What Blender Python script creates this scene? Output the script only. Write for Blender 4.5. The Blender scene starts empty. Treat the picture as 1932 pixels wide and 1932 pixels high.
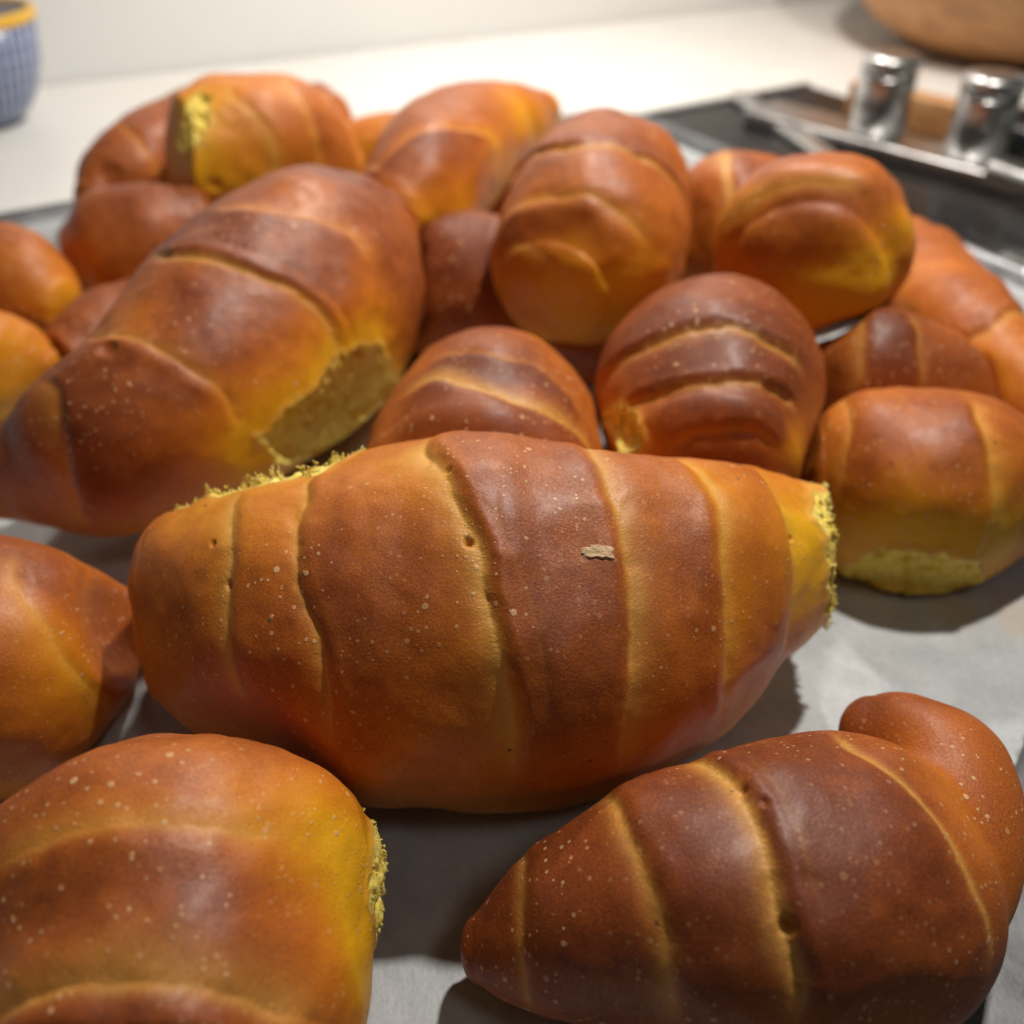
import bpy, math
import numpy as np

# ------------------------------------------------------------------ camera
PX = 1932.0                      # working pixel units of the photograph
HALF_FOV = math.radians(28.5)
FPX = PX / 2 / math.tan(HALF_FOV)
CAM_H, PITCH = 0.175, math.radians(38.0)
SC = bpy.context.scene
COL = SC.collection
CAM = np.array([0.0, 0.0, CAM_H])
cam_data = bpy.data.cameras.new("camera")
cam_data.sensor_width = 36.0
cam_data.lens = 18.0 / math.tan(HALF_FOV)
cam_data.clip_start, cam_data.clip_end = 0.005, 20.0
cam_data.dof.use_dof = True
cam_data.dof.focus_distance = 0.163
cam_data.dof.aperture_fstop = 10.5
cam = bpy.data.objects.new("camera", cam_data)
COL.objects.link(cam)
cam.location = (0, 0, CAM_H)
cam.rotation_euler = (math.pi / 2 - PITCH, 0, 0)
SC.camera = cam

# ------------------------------------------------------------------ light
world = bpy.data.worlds.new("World")
SC.world = world
world.use_nodes = True
bg = world.node_tree.nodes["Background"]
bg.inputs[0].default_value = (0.97, 0.97, 1.0, 1)
bg.inputs[1].default_value = 0.028

def lamp(name, loc, target, size, watts, color):
    d = bpy.data.lights.new(name, 'AREA')
    d.shape = 'DISK'; d.size = size; d.energy = watts; d.color = color
    o = bpy.data.objects.new(name, d); COL.objects.link(o)
    o.location = loc
    v = np.array(target, float) - np.array(loc, float)
    import mathutils
    o.rotation_euler = mathutils.Vector(v).to_track_quat('-Z', 'Y').to_euler()
    return o
lamp("cabinet_lamp", (0.15, 0.32, 0.56), (0.12, 0.33, 0.0), 0.032, 3.05, (1.0, 0.945, 0.87))
lamp("cabinet_lamp.001", (0.06, 0.66, 0.50), (0.06, 0.66, 0.0), 0.040, 2.7, (1.0, 0.945, 0.87))
lamp("fill_lamp", (0.7, -0.5, 1.8), (0.0, 0.2, 0.0), 0.35, 2.2, (1.0, 0.95, 0.88))  # unseen lamp added as fill from the front right, brightens the torn crumb

SC.view_settings.view_transform = 'Standard'
SC.view_settings.look = 'None'
SC.view_settings.exposure = 0.0
SC.view_settings.gamma = 1.0
SC.view_settings.use_curve_mapping = False
SC.cycles.use_denoising = True
SC.cycles.max_bounces = 6
SC.cycles.adaptive_threshold = 0.02

# ------------------------------------------------------------------ maths
CP, SP = math.cos(PITCH), math.sin(PITCH)
def ray(x, y):
    u = (x - PX / 2) / FPX; v = -(y - PX / 2) / FPX
    return np.array([u, CP + v * SP, -SP + v * CP])
def at_z(x, y, z):
    d = ray(x, y); s = (z - CAM_H) / d[2]
    return CAM + d * s, s
def project(P):
    q = P - CAM
    dep = q[:, 1] * CP - q[:, 2] * SP
    up = q[:, 1] * SP + q[:, 2] * CP
    return PX / 2 + FPX * q[:, 0] / dep, PX / 2 - FPX * up / dep

def _hash(ix, iy, iz, seed):
    h = (ix.astype(np.int64) * 73856093) ^ (iy.astype(np.int64) * 19349663) ^ (iz.astype(np.int64) * 83492791) ^ (seed * 2654435761)
    h = h & 0xFFFFFFFF
    h = ((h ^ (h >> 16)) * 0x45d9f3b) & 0xFFFFFFFF
    h = ((h ^ (h >> 16)) * 0x45d9f3b) & 0xFFFFFFFF
    h = h ^ (h >> 16)
    return (h & 0xFFFF) / 65535.0
def vnoise(P, freq, seed=0):
    """smooth value noise, -1..1"""
    Q = np.asarray(P, float) * freq + 37.31
    I = np.floor(Q).astype(np.int64); F = Q - I
    F = F * F * F * (F * (F * 6 - 15) + 10)
    out = 0
    for dx in (0, 1):
        wx = F[:, 0] if dx else 1 - F[:, 0]
        for dy in (0, 1):
            wy = F[:, 1] if dy else 1 - F[:, 1]
            for dz in (0, 1):
                wz = F[:, 2] if dz else 1 - F[:, 2]
                out = out + wx * wy * wz * _hash(I[:, 0] + dx, I[:, 1] + dy, I[:, 2] + dz, seed)
    return out * 2 - 1
def fbm(P, freq, seed=0, octv=3):
    o = 0; a = 1.0; s = 0
    for k in range(octv):
        o = o + a * vnoise(P, freq * 2 ** k, seed + k * 17); s += a; a *= 0.5
    return o / s
def sstep(x, a, b):
    t = np.clip((x - a) / (b - a), 0, 1)
    return t * t * (3 - 2 * t)

def catmull(C, n_per=24):
    C = np.asarray(C, float)
    P = np.vstack([2 * C[0] - C[1], C, 2 * C[-1] - C[-2]])
    out = []
    for i in range(1, len(P) - 2):
        p0, p1, p2, p3 = P[i - 1], P[i], P[i + 1], P[i + 2]
        for k in range(n_per):
            t = k / n_per
            out.append(0.5 * ((2 * p1) + (-p0 + p2) * t + (2 * p0 - 5 * p1 + 4 * p2 - p3) * t * t + (-p0 + 3 * p1 - 3 * p2 + p3) * t ** 3))
    out.append(P[-2])
    return np.array(out)

# ------------------------------------------------------------------ materials
def new_mat(name):
    m = bpy.data.materials.new(name); m.use_nodes = True
    nt = m.node_tree
    return m, nt, nt.nodes["Principled BSDF"]
def N(nt, typ, **kw):
    n = nt.nodes.new(typ)
    for k, v in kw.items():
        if k.startswith('i_'):
            key = k[2:]
            key = int(key) if key.isdigit() else key
            n.inputs[key].default_value = v
        else:
            setattr(n, k, v)
    return n
def ramp(nt, stops, interp='LINEAR'):
    r = nt.nodes.new('ShaderNodeValToRGB')
    cr = r.color_ramp; cr.interpolation = interp
    while len(cr.elements) < len(stops): cr.elements.new(0.5)
    for e, (p, c) in zip(cr.elements, stops):
        e.position = p; e.color = (*c, 1) if len(c) == 3 else c
    return r
def math_n(nt, op, a, b=None, clamp=False):
    n = nt.nodes.new('ShaderNodeMath'); n.operation = op; n.use_clamp = clamp
    for i, v in enumerate((a, b)):
        if v is None: continue
        if isinstance(v, (int, float)): n.inputs[i].default_value = v
        else: nt.links.new(v, n.inputs[i])
    return n.outputs[0]
def mix_c(nt, fac, a, b, mode='MIX'):
    n = nt.nodes.new('ShaderNodeMix'); n.data_type = 'RGBA'; n.blend_type = mode
    for s, v in ((n.inputs[0], fac), (n.inputs[6], a), (n.inputs[7], b)):
        if isinstance(v, (int, float)): s.default_value = v
        elif isinstance(v, tuple): s.default_value = (*v, 1)
        else: nt.links.new(v, s)
    return n.outputs[2]
def noise_n(nt, vec, scale, detail=2.0, rough=0.55, dist=0.0):
    n = N(nt, 'ShaderNodeTexNoise', i_Scale=scale, i_Detail=detail, i_Roughness=rough, i_Distortion=dist)
    nt.links.new(vec, n.inputs['Vector'])
    return n.outputs['Fac']
def maprange(nt, v, a, b, c=0.0, d=1.0, smooth=True):
    n = nt.nodes.new('ShaderNodeMapRange'); n.interpolation_type = 'SMOOTHSTEP' if smooth else 'LINEAR'
    nt.links.new(v, n.inputs[0])
    for i, x in zip((1, 2, 3, 4), (a, b, c, d)): n.inputs[i].default_value = x
    return n.outputs[0]

def bread_material():
    m, nt, b = new_mat("baked_crust")
    L = nt.links.new
    att = lambda n: N(nt, 'ShaderNodeAttribute', attribute_name=n)
    bake, pale, crumb, st = att('bake'), att('pale'), att('crumb'), att('st')
    tc = N(nt, 'ShaderNodeTexCoord'); ob = tc.outputs['Object']
    n_fin = noise_n(nt, ob, 2000, 3, 0.68)
    # stretch marks run across the seams, along the roll
    mp = N(nt, 'ShaderNodeMapping'); mp.inputs['Scale'].default_value = (800, 1700, 1)
    L(st.outputs['Vector'], mp.inputs['Vector'])
    n_str = noise_n(nt, mp.outputs[0], 1.0, 2, 0.6, 0.6)
    v = math_n(nt, 'ADD', bake.outputs['Fac'], math_n(nt, 'MULTIPLY', math_n(nt, 'SUBTRACT', n_fin, 0.5), 0.60))
    r = ramp(nt, CRUST)
    L(v, r.inputs[0])
    # pale stretched dough below the seams
    pm = math_n(nt, 'MULTIPLY', pale.outputs['Fac'], math_n(nt, 'ADD', 0.25, math_n(nt, 'MULTIPLY', n_str, 1.15)), True)
    c = mix_c(nt, pm, r.outputs[0], (0.72, 0.38, 0.08))
    # pale blisters
    vo = N(nt, 'ShaderNodeTexVoronoi', i_Scale=330.0); L(ob, vo.inputs['Vector'])
    sep = N(nt, 'ShaderNodeSeparateColor'); L(vo.outputs['Color'], sep.inputs[0])
    size = maprange(nt, sep.outputs[0], 0.30, 1.0, 0.0, 0.23, False)
    d1 = maprange(nt, math_n(nt, 'SUBTRACT', size, vo.outputs['Distance']), -0.02, 0.08)
    blis = att('blis')
    vo2 = N(nt, 'ShaderNodeTexVoronoi', i_Scale=760.0); L(ob, vo2.inputs['Vector'])
    sp2 = N(nt, 'ShaderNodeSeparateColor'); L(vo2.outputs['Color'], sp2.inputs[0])
    d2 = maprange(nt, math_n(nt, 'SUBTRACT', maprange(nt, sp2.outputs[0], 0.45, 1.0, 0.0, 0.36, False), vo2.outputs['Distance']), -0.02, 0.10)
    dd = math_n(nt, 'MULTIPLY', math_n(nt, 'MAXIMUM', d1, math_n(nt, 'MULTIPLY', d2, 0.85)), blis.outputs['Fac'])
    c = mix_c(nt, math_n(nt, 'MULTIPLY', dd, 0.85), c, (0.70, 0.42, 0.20))
    # dark baked specks
    sd = math_n(nt, 'SUBTRACT', maprange(nt, sep.outputs[1], 0.93, 1.0, 0.0, 0.22, False), vo.outputs['Distance'])
    c = mix_c(nt, math_n(nt, 'MULTIPLY', maprange(nt, sd, 0.0, 0.06), 0.75), c, (0.10, 0.028, 0.012))
    c = mix_c(nt, crumb.outputs['Fac'], c, (0.76, 0.56, 0.09))
    L(c, b.inputs['Base Color'])
    L(maprange(nt, n_fin, 0.25, 0.75, 0.40, 0.60), b.inputs['Roughness'])
    b.inputs['Specular IOR Level'].default_value = 0.32
    b.inputs['Coat Weight'].default_value = 0.12; b.inputs['Coat Roughness'].default_value = 0.33
    # relief
    h = math_n(nt, 'ADD', math_n(nt, 'MULTIPLY', n_fin, 1.3), math_n(nt, 'MULTIPLY', dd, 1.1))
    h = math_n(nt, 'ADD', h, math_n(nt, 'MULTIPLY', math_n(nt, 'MULTIPLY', n_str, pale.outputs['Fac']), 1.5))
    bp = N(nt, 'ShaderNodeBump', i_Strength=0.85, i_Distance=0.00011)
    L(h, bp.inputs['Height']); L(bp.outputs[0], b.inputs['Normal'])
    return m
CRUST = [(0.0, (0.80, 0.40, 0.010)), (0.20, (0.69, 0.265, 0.009)), (0.42, (0.60, 0.188, 0.011)),
         (0.62, (0.46, 0.122, 0.013)), (0.82, (0.29, 0.068, 0.013)), (1.0, (0.16, 0.034, 0.009))]
def crumb_material():
    m, nt, b = new_mat("bread_crumb")
    tc = N(nt, 'ShaderNodeTexCoord'); ob = tc.outputs['Object']
    n = noise_n(nt, ob, 900, 3, 0.65)
    cc = ramp(nt, [(0.25, (0.78, 0.54, 0.055)), (0.5, (0.90, 0.67, 0.12)), (0.75, (0.94, 0.77, 0.34))])
    nt.links.new(n, cc.inputs[0]); nt.links.new(cc.outputs[0], b.inputs['Base Color'])
    b.inputs['Roughness'].default_value = 0.85
    b.inputs['Specular IOR Level'].default_value = 0.2
    b.inputs['Subsurface Weight'].default_value = 0.45
    b.inputs['Subsurface Radius'].default_value = (1.0, 0.7, 0.2)
    b.inputs['Subsurface Scale'].default_value = 0.002
    bp = N(nt, 'ShaderNodeBump', i_Strength=0.6, i_Distance=0.0004)
    nt.links.new(n, bp.inputs['Height']); nt.links.new(bp.outputs[0], b.inputs['Normal'])
    return m
M_CRUMB = crumb_material()
M_BREAD = bread_material()

def simple_mat(name, col, rough=0.5, metal=0.0, noise=None, bump=None, spec=0.5, **kw):
    m, nt, b = new_mat(name)
    tc = N(nt, 'ShaderNodeTexCoord'); ob = tc.outputs['Object']
    b.inputs['Roughness'].default_value = rough
    b.inputs['Metallic'].default_value = metal
    b.inputs['Specular IOR Level'].default_value = spec
    if noise:
        sc, amt = noise
        n = noise_n(nt, ob, sc, 4, 0.6)
        lo = tuple(x * (1 - amt) for x in col); hi = tuple(min(1, x * (1 + amt)) for x in col)
        r = ramp(nt, [(0.3, lo), (0.7, hi)]); nt.links.new(n, r.inputs[0]); nt.links.new(r.outputs[0], b.inputs['Base Color'])
        nt.links.new(maprange(nt, n, 0.3, 0.7, max(0.02, rough - 0.08), rough + 0.08), b.inputs['Roughness'])
    else:
        b.inputs['Base Color'].default_value = (*col, 1)
    if bump:
        sc, st, di = bump
        bp = N(nt, 'ShaderNodeBump', i_Strength=st, i_Distance=di)
        nt.links.new(noise_n(nt, ob, sc, 4, 0.6), bp.inputs['Height']); nt.links.new(bp.outputs[0], b.inputs['Normal'])
    for k, v in kw.items(): b.inputs[k].default_value = v
    return m

# ------------------------------------------------------------------ object helpers
def tag(o, label=None, cat=None, group=None, kind=None):
    for k, v in (('label', label), ('category', cat), ('group', group), ('kind', kind)):
        if v: o[k] = v
    return o
def empty(name, loc):
    o = bpy.data.objects.new(name, None); COL.objects.link(o)
    o.location = tuple(loc); o.empty_display_size = 0.01
    return o
def mesh_obj(name, V, F, mat, parent=None, origin=(0, 0, 0), smooth=True):
    V = np.asarray(V, float) - np.asarray(origin, float)
    me = bpy.data.meshes.new(name)
    if isinstance(F, np.ndarray):
        k = F.shape[1]; n = len(F)
        me.vertices.add(len(V)); me.vertices.foreach_set('co', V.ravel())
        me.loops.add(n * k); me.loops.foreach_set('vertex_index', F.ravel().astype(np.int32))
        me.polygons.add(n); me.polygons.foreach_set('loop_start', np.arange(0, n * k, k, dtype=np.int32))
        me.update(calc_edges=True); me.validate()
    else:
        me.from_pydata(V.tolist(), [], F)
    me.polygons.foreach_set('use_smooth', [smooth] * len(me.polygons))
    me.materials.append(mat)
    o = bpy.data.objects.new(name, me); COL.objects.link(o)
    if parent is not None: o.parent = parent
    else: o.location = tuple(origin)
    return o
def set_attr(o, name, data, typ='FLOAT'):
    a = o.data.attributes.new(name, typ, 'POINT')
    a.data.foreach_set('vector' if typ == 'FLOAT_VECTOR' else 'value', np.ascontiguousarray(data, dtype=np.float32).ravel())

# ------------------------------------------------------------------ setting
WA, _ = at_z(66, 163, 0); WB, _ = at_z(908, 70, 0)
WD = (WB - WA) / np.linalg.norm(WB - WA); WN = np.array([WD[1], -WD[0], 0.0])   # towards the room
M_COUNTER = simple_mat("white_laminate", (0.80, 0.78, 0.74), 0.32, noise=(9, 0.03), bump=(600, 0.05, 0.0002))
M_WALL = simple_mat("painted_wall", (0.78, 0.78, 0.76), 0.35, noise=(4, 0.04), bump=(350, 0.15, 0.0004))
def quad_slab(c0, c1, c2, c3, z0, z1):
    P = [np.array([p[0], p[1], z]) for z in (z0, z1) for p in (c0, c1, c2, c3)]
    return P, [(3, 2, 1, 0), (4, 5, 6, 7), (0, 1, 5, 4), (1, 2, 6, 5), (2, 3, 7, 6), (3, 0, 4, 7)]
a0, a1 = WA - WD * 1.6, WA + WD * 2.4
V, F = quad_slab(a0 + WN * 1.1, a1 + WN * 1.1, a1, a0, -0.03, 0.0)
tag(mesh_obj("counter", V, F, M_COUNTER, smooth=False), kind='structure')
V, F = quad_slab(a0 - WN * 0.002, a1 - WN * 0.002, a1 - WN * 0.05, a0 - WN * 0.05, -0.03, 0.9)
tag(mesh_obj("wall", V, F, M_WALL, smooth=False), kind='structure')

# ------------------------------------------------------------------ rolls
ROLLS = []
def surf_normals(G):
    du = np.gradient(G, axis=0)
    dv = (np.roll(G, -1, 1) - np.roll(G, 1, 1)) * 0.5
    n = np.cross(dv, du)
    n /= (np.linalg.norm(n, axis=2, keepdims=True) + 1e-12)
    return n
def poly_sd(px, py, poly):
    """signed distance, negative inside"""
    d = np.full(px.shape, 1e9); inside = np.zeros(px.shape, bool)
    n = len(poly)
    for i in range(n):
        a, b = poly[i], poly[(i + 1) % n]
        e = b - a; wx, wy = px - a[0], py - a[1]
        t = np.clip((wx * e[0] + wy * e[1]) / (e @ e + 1e-15), 0, 1)
        d = np.minimum(d, np.hypot(wx - t * e[0], wy - t * e[1]))
        c = ((a[1] <= py) & (py < b[1])) | ((b[1] <= py) & (py < a[1]))
        xi = a[0] + (py - a[1]) * e[0] / (e[1] if abs(e[1]) > 1e-12 else 1e-12)
        inside ^= c & (px < xi)
    return np.where(inside, -d, d)

def tube(stations, caps, nu, nv, axis=None):
    C = []
    for (p, q, z) in stations:
        mx, my = (p[0] + q[0]) / 2, (p[1] + q[1]) / 2
        c, s = at_z(mx, my, z)
        r = math.hypot(p[0] - q[0], p[1] - q[1]) / 2 / FPX * s * 0.975
        C.append([*c, r])
    D = catmull(C)
    seg = np.linalg.norm(np.diff(D[:, :3], axis=0), axis=1)
    s = np.r_[0, np.cumsum(seg)]; L = s[-1]
    nb = nu; nc = max(6, nu // 7)
    u = np.linspace(0, L, nb)
    S = np.stack([np.interp(u, s, D[:, k]) for k in range(4)], 1)
    # smooth the spine a little
    for _ in range(3):
        S[1:-1] = 0.25 * S[:-2] + 0.5 * S[1:-1] + 0.25 * S[2:]
    t0 = S[0, :3] - S[2, :3]; t0 /= np.linalg.norm(t0)
    t1 = S[-1, :3] - S[-3, :3]; t1 /= np.linalg.norm(t1)
    ph = np.linspace(0, math.pi / 2, nc + 1)[1:]
    ph[-1] = math.pi / 2 - 0.02
    k0, k1 = caps[0] * S[0, 3], caps[1] * S[-1, 3]
    c1 = np.array([[*(S[-1, :3] + t1 * k1 * math.sin(p)), S[-1, 3] * math.cos(p)] for p in ph])
    c0 = np.array([[*(S[0, :3] + t0 * k0 * math.sin(p)), S[0, 3] * math.cos(p)] for p in ph])[::-1]
    A = np.r_[-k0 * np.sin(ph[::-1]), u, L + k1 * np.sin(ph)]
    S = np.vstack([c0, S, c1])
    T = np.gradient(S[:, :3], axis=0); T[:nc] = -t0; T[-nc:] = t1
    if axis is None:                                     # rings stay nearly square to the straight axis, so that they never cross
        tm = S[-1, :3] - S[0, :3]; tm /= np.linalg.norm(tm)
        T = 0.15 * T / np.linalg.norm(T, axis=1, keepdims=True) + 0.85 * tm
    elif axis is not False: T[:] = axis
    T /= np.linalg.norm(T, axis=1, keepdims=True)
    Z = np.array([0, 0, 1.0])
    U = Z - T * (T @ Z)[:, None]; U /= np.linalg.norm(U, axis=1, keepdims=True)
    W = np.cross(T, U)
    th = np.linspace(0, 2 * math.pi, nv, endpoint=False)
    G = S[:, None, :3] + S[:, None, 3:4] * (np.cos(th)[None, :, None] * U[:, None] + np.sin(th)[None, :, None] * W[:, None])
    return dict(G=G, S=S, A=A, th=th, L=L)

def roll(name, label, stations, caps=(0.5, 0.5), res=(110, 90), bake=0.6, seams=(), tears=(), spots=(), pits=(),
         lump=1.0, seed=0, part_of=None, rough=1.0, under=0.22, extra=None, bulges=(), melt=0.008, axis=None):
    B = tube(stations, caps, *res, axis=axis)
    G, A, th, S = B['G'], B['A'], B['th'], B['S']
    n_r, n_v = G.shape[:2]
    Nn = surf_normals(G)
    out = G - S[:, None, :3]
    flip = np.sign(np.sum(Nn * out, 2)); flip[flip == 0] = 1
    Nn = Nn * flip[:, :, None]
    P0 = G.reshape(-1, 3); N0 = Nn.reshape(-1, 3)
    vx, vy = project(P0)
    face = np.sum(N0 * (CAM - P0), 1) > 0
    mer = np.r_[0, np.cumsum(np.hypot(np.diff(A), np.diff(S[:, 3])))]        # length along the skin, not along the core
    AA = np.repeat(mer, n_v); TH = np.tile(th, n_r); RR = np.repeat(S[:, 3], n_v)
    def pick(x, y):
        d = (vx - x) ** 2 + (vy - y) ** 2 + np.where(face, 0, 1e9)
        return int(np.argmin(d))
    sd = seed * 101 + 7
    if len(bulges):                      # part of the same dough swelling out of the side, blended smoothly
        ctl = []
        for (x, y, rp, z) in bulges:
            c, sc_ = at_z(x, y, z); ctl.append([*c, rp / FPX * sc_])
        ch = catmull(ctl, 10); hh = np.zeros(len(P0))
        for _ in range(14):
            Q = P0 + N0 * hh[:, None]
            dl = np.min(np.stack([np.linalg.norm(Q - c[:3], axis=1) - c[3] for c in ch]), 0)
            mh = np.clip(0.5 + 0.5 * (dl - hh) / melt, 0, 1)
            sm_ = dl * (1 - mh) + hh * mh - melt * mh * (1 - mh)
            hh = hh - 0.6 * np.clip(sm_, -0.004, 0.004)
        hg = hh.reshape(n_r, n_v)
        for _ in range(40):
            hg = 0.5 * hg + 0.125 * (np.roll(hg, 1, 1) + np.roll(hg, -1, 1) + np.vstack([hg[:1], hg[:-1]]) + np.vstack([hg[1:], hg[-1:]]))
        G = (P0 + N0 * hg.reshape(-1, 1)).reshape(G.shape)
        Nn = surf_normals(G); Nn = Nn * np.sign(np.sum(Nn * N0.reshape(Nn.shape), 2, keepdims=True) + 1e-9)
        P0 = G.reshape(-1, 3); N0 = Nn.reshape(-1, 3)
        vx, vy = project(P0); face = np.sum(N0 * (CAM - P0), 1) > 0
    disp = lump * (0.0016 * vnoise(P0, 38, sd) + 0.0008 * vnoise(P0, 85, sd + 1) + 0.00022 * vnoise(P0, 210, sd + 2)) + 0.00004 * rough * vnoise(P0, 600, sd + 3)
    bk = np.full(len(P0), bake) + 0.08 * vnoise(P0, 45, sd + 4) + 0.06 * vnoise(P0, 130, sd + 5) + 0.05 * vnoise(P0, 420, sd + 6)
    blis = 0.25 + 0.75 * sstep(vnoise(P0, 55, sd + 8), -0.25, 0.3)
    bk -= under * sstep(-N0[:, 2], -0.25, 0.55)            # undersides stay pale in the oven
    bk += 0.16 * sstep(N0[:, 2], 0.25, 0.95) - 0.04             # the tops face the oven heat
    pl = np.zeros(len(P0)); cr = np.zeros(len(P0)); tid = np.full(len(P0), -1)
    Rm = float(np.median(S[:, 3]))
    for sm in seams:
        idx = [pick(x, y) for x, y in sm['p']]
        ths = np.unwrap(TH[idx]); as_ = AA[idx]
        o = np.argsort(ths); ths, as_ = ths[o], as_[o]
        lo, hi = ths[0], ths[-1]; mid = (lo + hi) / 2
        tq = (TH - mid + math.pi) % (2 * math.pi) - math.pi + mid
        xs = np.r_[hi - 2 * math.pi, ths, lo + 2 * math.pi]; ys = np.r_[as_[-1], as_, as_[0]]
        tt = np.linspace(mid - math.pi, mid + math.pi, 361)
        yy = np.interp(tt, xs, ys)
        kern = np.hanning(25); kern /= kern.sum()
        yy = np.convolve(np.r_[yy[-37:-1], yy, yy[1:37]], kern, 'same')[36:-36]
        a_s = np.interp(tq, tt, yy)
        a_s = a_s + 0.0009 * vnoise(P0, 110, sd + 31) + 0.00020 * vnoise(P0, 520, sd + 33)
        fade = 0.08 + 0.92 * (1 - sstep(np.abs(tq - mid), (hi - lo) / 2, (hi - lo) / 2 + 0.35))
        side = sm.get('side', 1); h = sm.get('h', 1.0) * 1e-3; g = sm.get('g', 0.6) * 0.75e-3
        w = sm.get('w', 3.0) * 1e-3; pa = sm.get('pale', 0.85)
        d = (AA - a_s) * side
        mod = 0.60 + 0.8 * sstep(vnoise(P0, 120, sd + 35), 0.1, 0.6) + 0.3 * vnoise(P0, 420, sd + 36)
        lipd = 1.15 * h * sstep(d, -0.0003, 0.0036) * np.exp(-np.maximum(d, 0) / 0.015)
        gr = -g * np.where(d < 0, np.exp(-(np.maximum(-d, 0) / 0.0020) ** 1.2), np.exp(-(np.maximum(d, 0) / 0.0009) ** 1.3)) * mod
        disp += (lipd + gr) * fade
        wv = w * (0.5 + 0.55 * (0.5 + 0.5 * vnoise(P0, 90, sd + 37)))
        pm = np.where(d < 0, np.exp(-(np.maximum(-d, 0) / wv) ** 1.6), np.exp(-(np.maximum(d, 0) / 0.0010) ** 2))
        pl = np.maximum(pl, pm * pa * fade)
        bk += 0.06 * np.exp(-((d - 0.006) / 0.005) ** 2) * fade * sm.get('tan', 1.0)
        bk -= sm.get('gold', 0.12) * np.where(d < 0, np.exp(np.minimum(d, 0) / (w * 1.3)), np.exp(-np.maximum(d, 0) / 0.0012)) * fade
    for (x, y, rad, amt) in spots:
        i = pick(x, y); rr = rad / FPX * np.linalg.norm(P0[i] - CAM)
        q = np.linalg.norm(P0 - P0[i], axis=1) * (1 + 0.25 * vnoise(P0, 90, sd + 41))
        bk += amt * np.exp(-(q / rr) ** 2)
    for (x, y, rad, dep) in pits:
        i = pick(x, y); rr = rad / FPX * np.linalg.norm(P0[i] - CAM)
        q = np.linalg.norm(P0 - P0[i], axis=1)
        disp -= dep * 1e-3 * np.exp(-(q / rr) ** 4)
    P = P0 + N0 * disp[:, None]
    tear_regions = []
    for te in tears:
        pts = []
        for p in te['p']:
            if len(p) == 3:       # (fraction along, degrees round, flag): a place on the far side
                ia = int(np.argmin(np.abs(A - p[0] * B['L']))); it = int(round((p[1] % 360) / 360 * n_v)) % n_v
                pts.append(P0[ia * n_v + it])
            else:
                pts.append(P0[pick(*p)])
        pts = np.array(pts); ctr = pts.mean(0)
        _, _, vt = np.linalg.svd(pts - ctr)
        e1, e2 = vt[0], vt[1]; nn = np.cross(e1, e2)
        j = int(np.argmin(np.linalg.norm(P0 - ctr, axis=1)))
        if nn @ N0[j] < 0: nn = -nn
        poly = np.stack([(pts - ctr) @ e1, (pts - ctr) @ e2], 1)
        X, Y = (P - ctr) @ e1, (P - ctr) @ e2
        jag = 0.0007 * vnoise(P0, 420, sd + 51) + 0.0009 * vnoise(P0, 170, sd + 52)
        dd = poly_sd(X, Y, poly) + jag
        ok = (N0 @ nn) > 0.05
        dd = np.where(ok, dd, 0.05)
        mk = 1 - sstep(dd, -0.0006, 0.0004)
        ins = np.maximum(-dd, 0)
        target = ((P - ctr) @ nn) * te.get('keep', 0.35) - te.get('depth', 1.0) * 1e-3
        pull = ((P - ctr) @ nn - target) * sstep(ins, 0, 0.0025)
        pores = vnoise(P0, 330, sd + 55); pores2 = vnoise(P0, 800, sd + 56)
        rg = 0.0009 * fbm(P0, 500, sd + 53, 2) - 0.0022 * sstep(pores, 0.35, 0.75) - 0.0008 * sstep(pores2, 0.3, 0.7)
        P = P - nn * (pull - rg * sstep(ins, 0, 0.0012) * te.get('rough', 1.0))[:, None]
        rim = np.exp(-(np.abs(dd) / 0.0009) ** 2)
        P = P + nn * (rim * 0.0006 * (0.6 + 0.8 * vnoise(P0, 300, sd + 57)))[:, None] * ok[:, None]
        tid[mk > 0.3] = len(tear_regions)
        cr = np.maximum(cr, mk)
        halo = np.exp(-np.maximum(dd, 0) / (te.get('halo', 5.0) * 1e-3)) * ok
        bk -= te.get('gold', 0.5) * halo
        pl = np.maximum(pl, 0.75 * np.exp(-(np.maximum(dd, 0) / 0.0012) ** 2) * ok)
        tear_regions.append((te, nn))
    crm = cr.copy()
    R = dict(name=name, label=label, P=P, N0=N0, S=S, AA=AA, TH=TH, RR=RR, bake=np.clip(bk, 0.0, 1.0), pale=np.clip(pl * (1 - cr), 0, 1),
             crumb=crm, blis=blis * (1 - cr), shape=(n_r, n_v), part_of=part_of, seed=sd, tears=tears, extra=extra, tid=tid)
    ROLLS.append(R)
    return R

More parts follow.
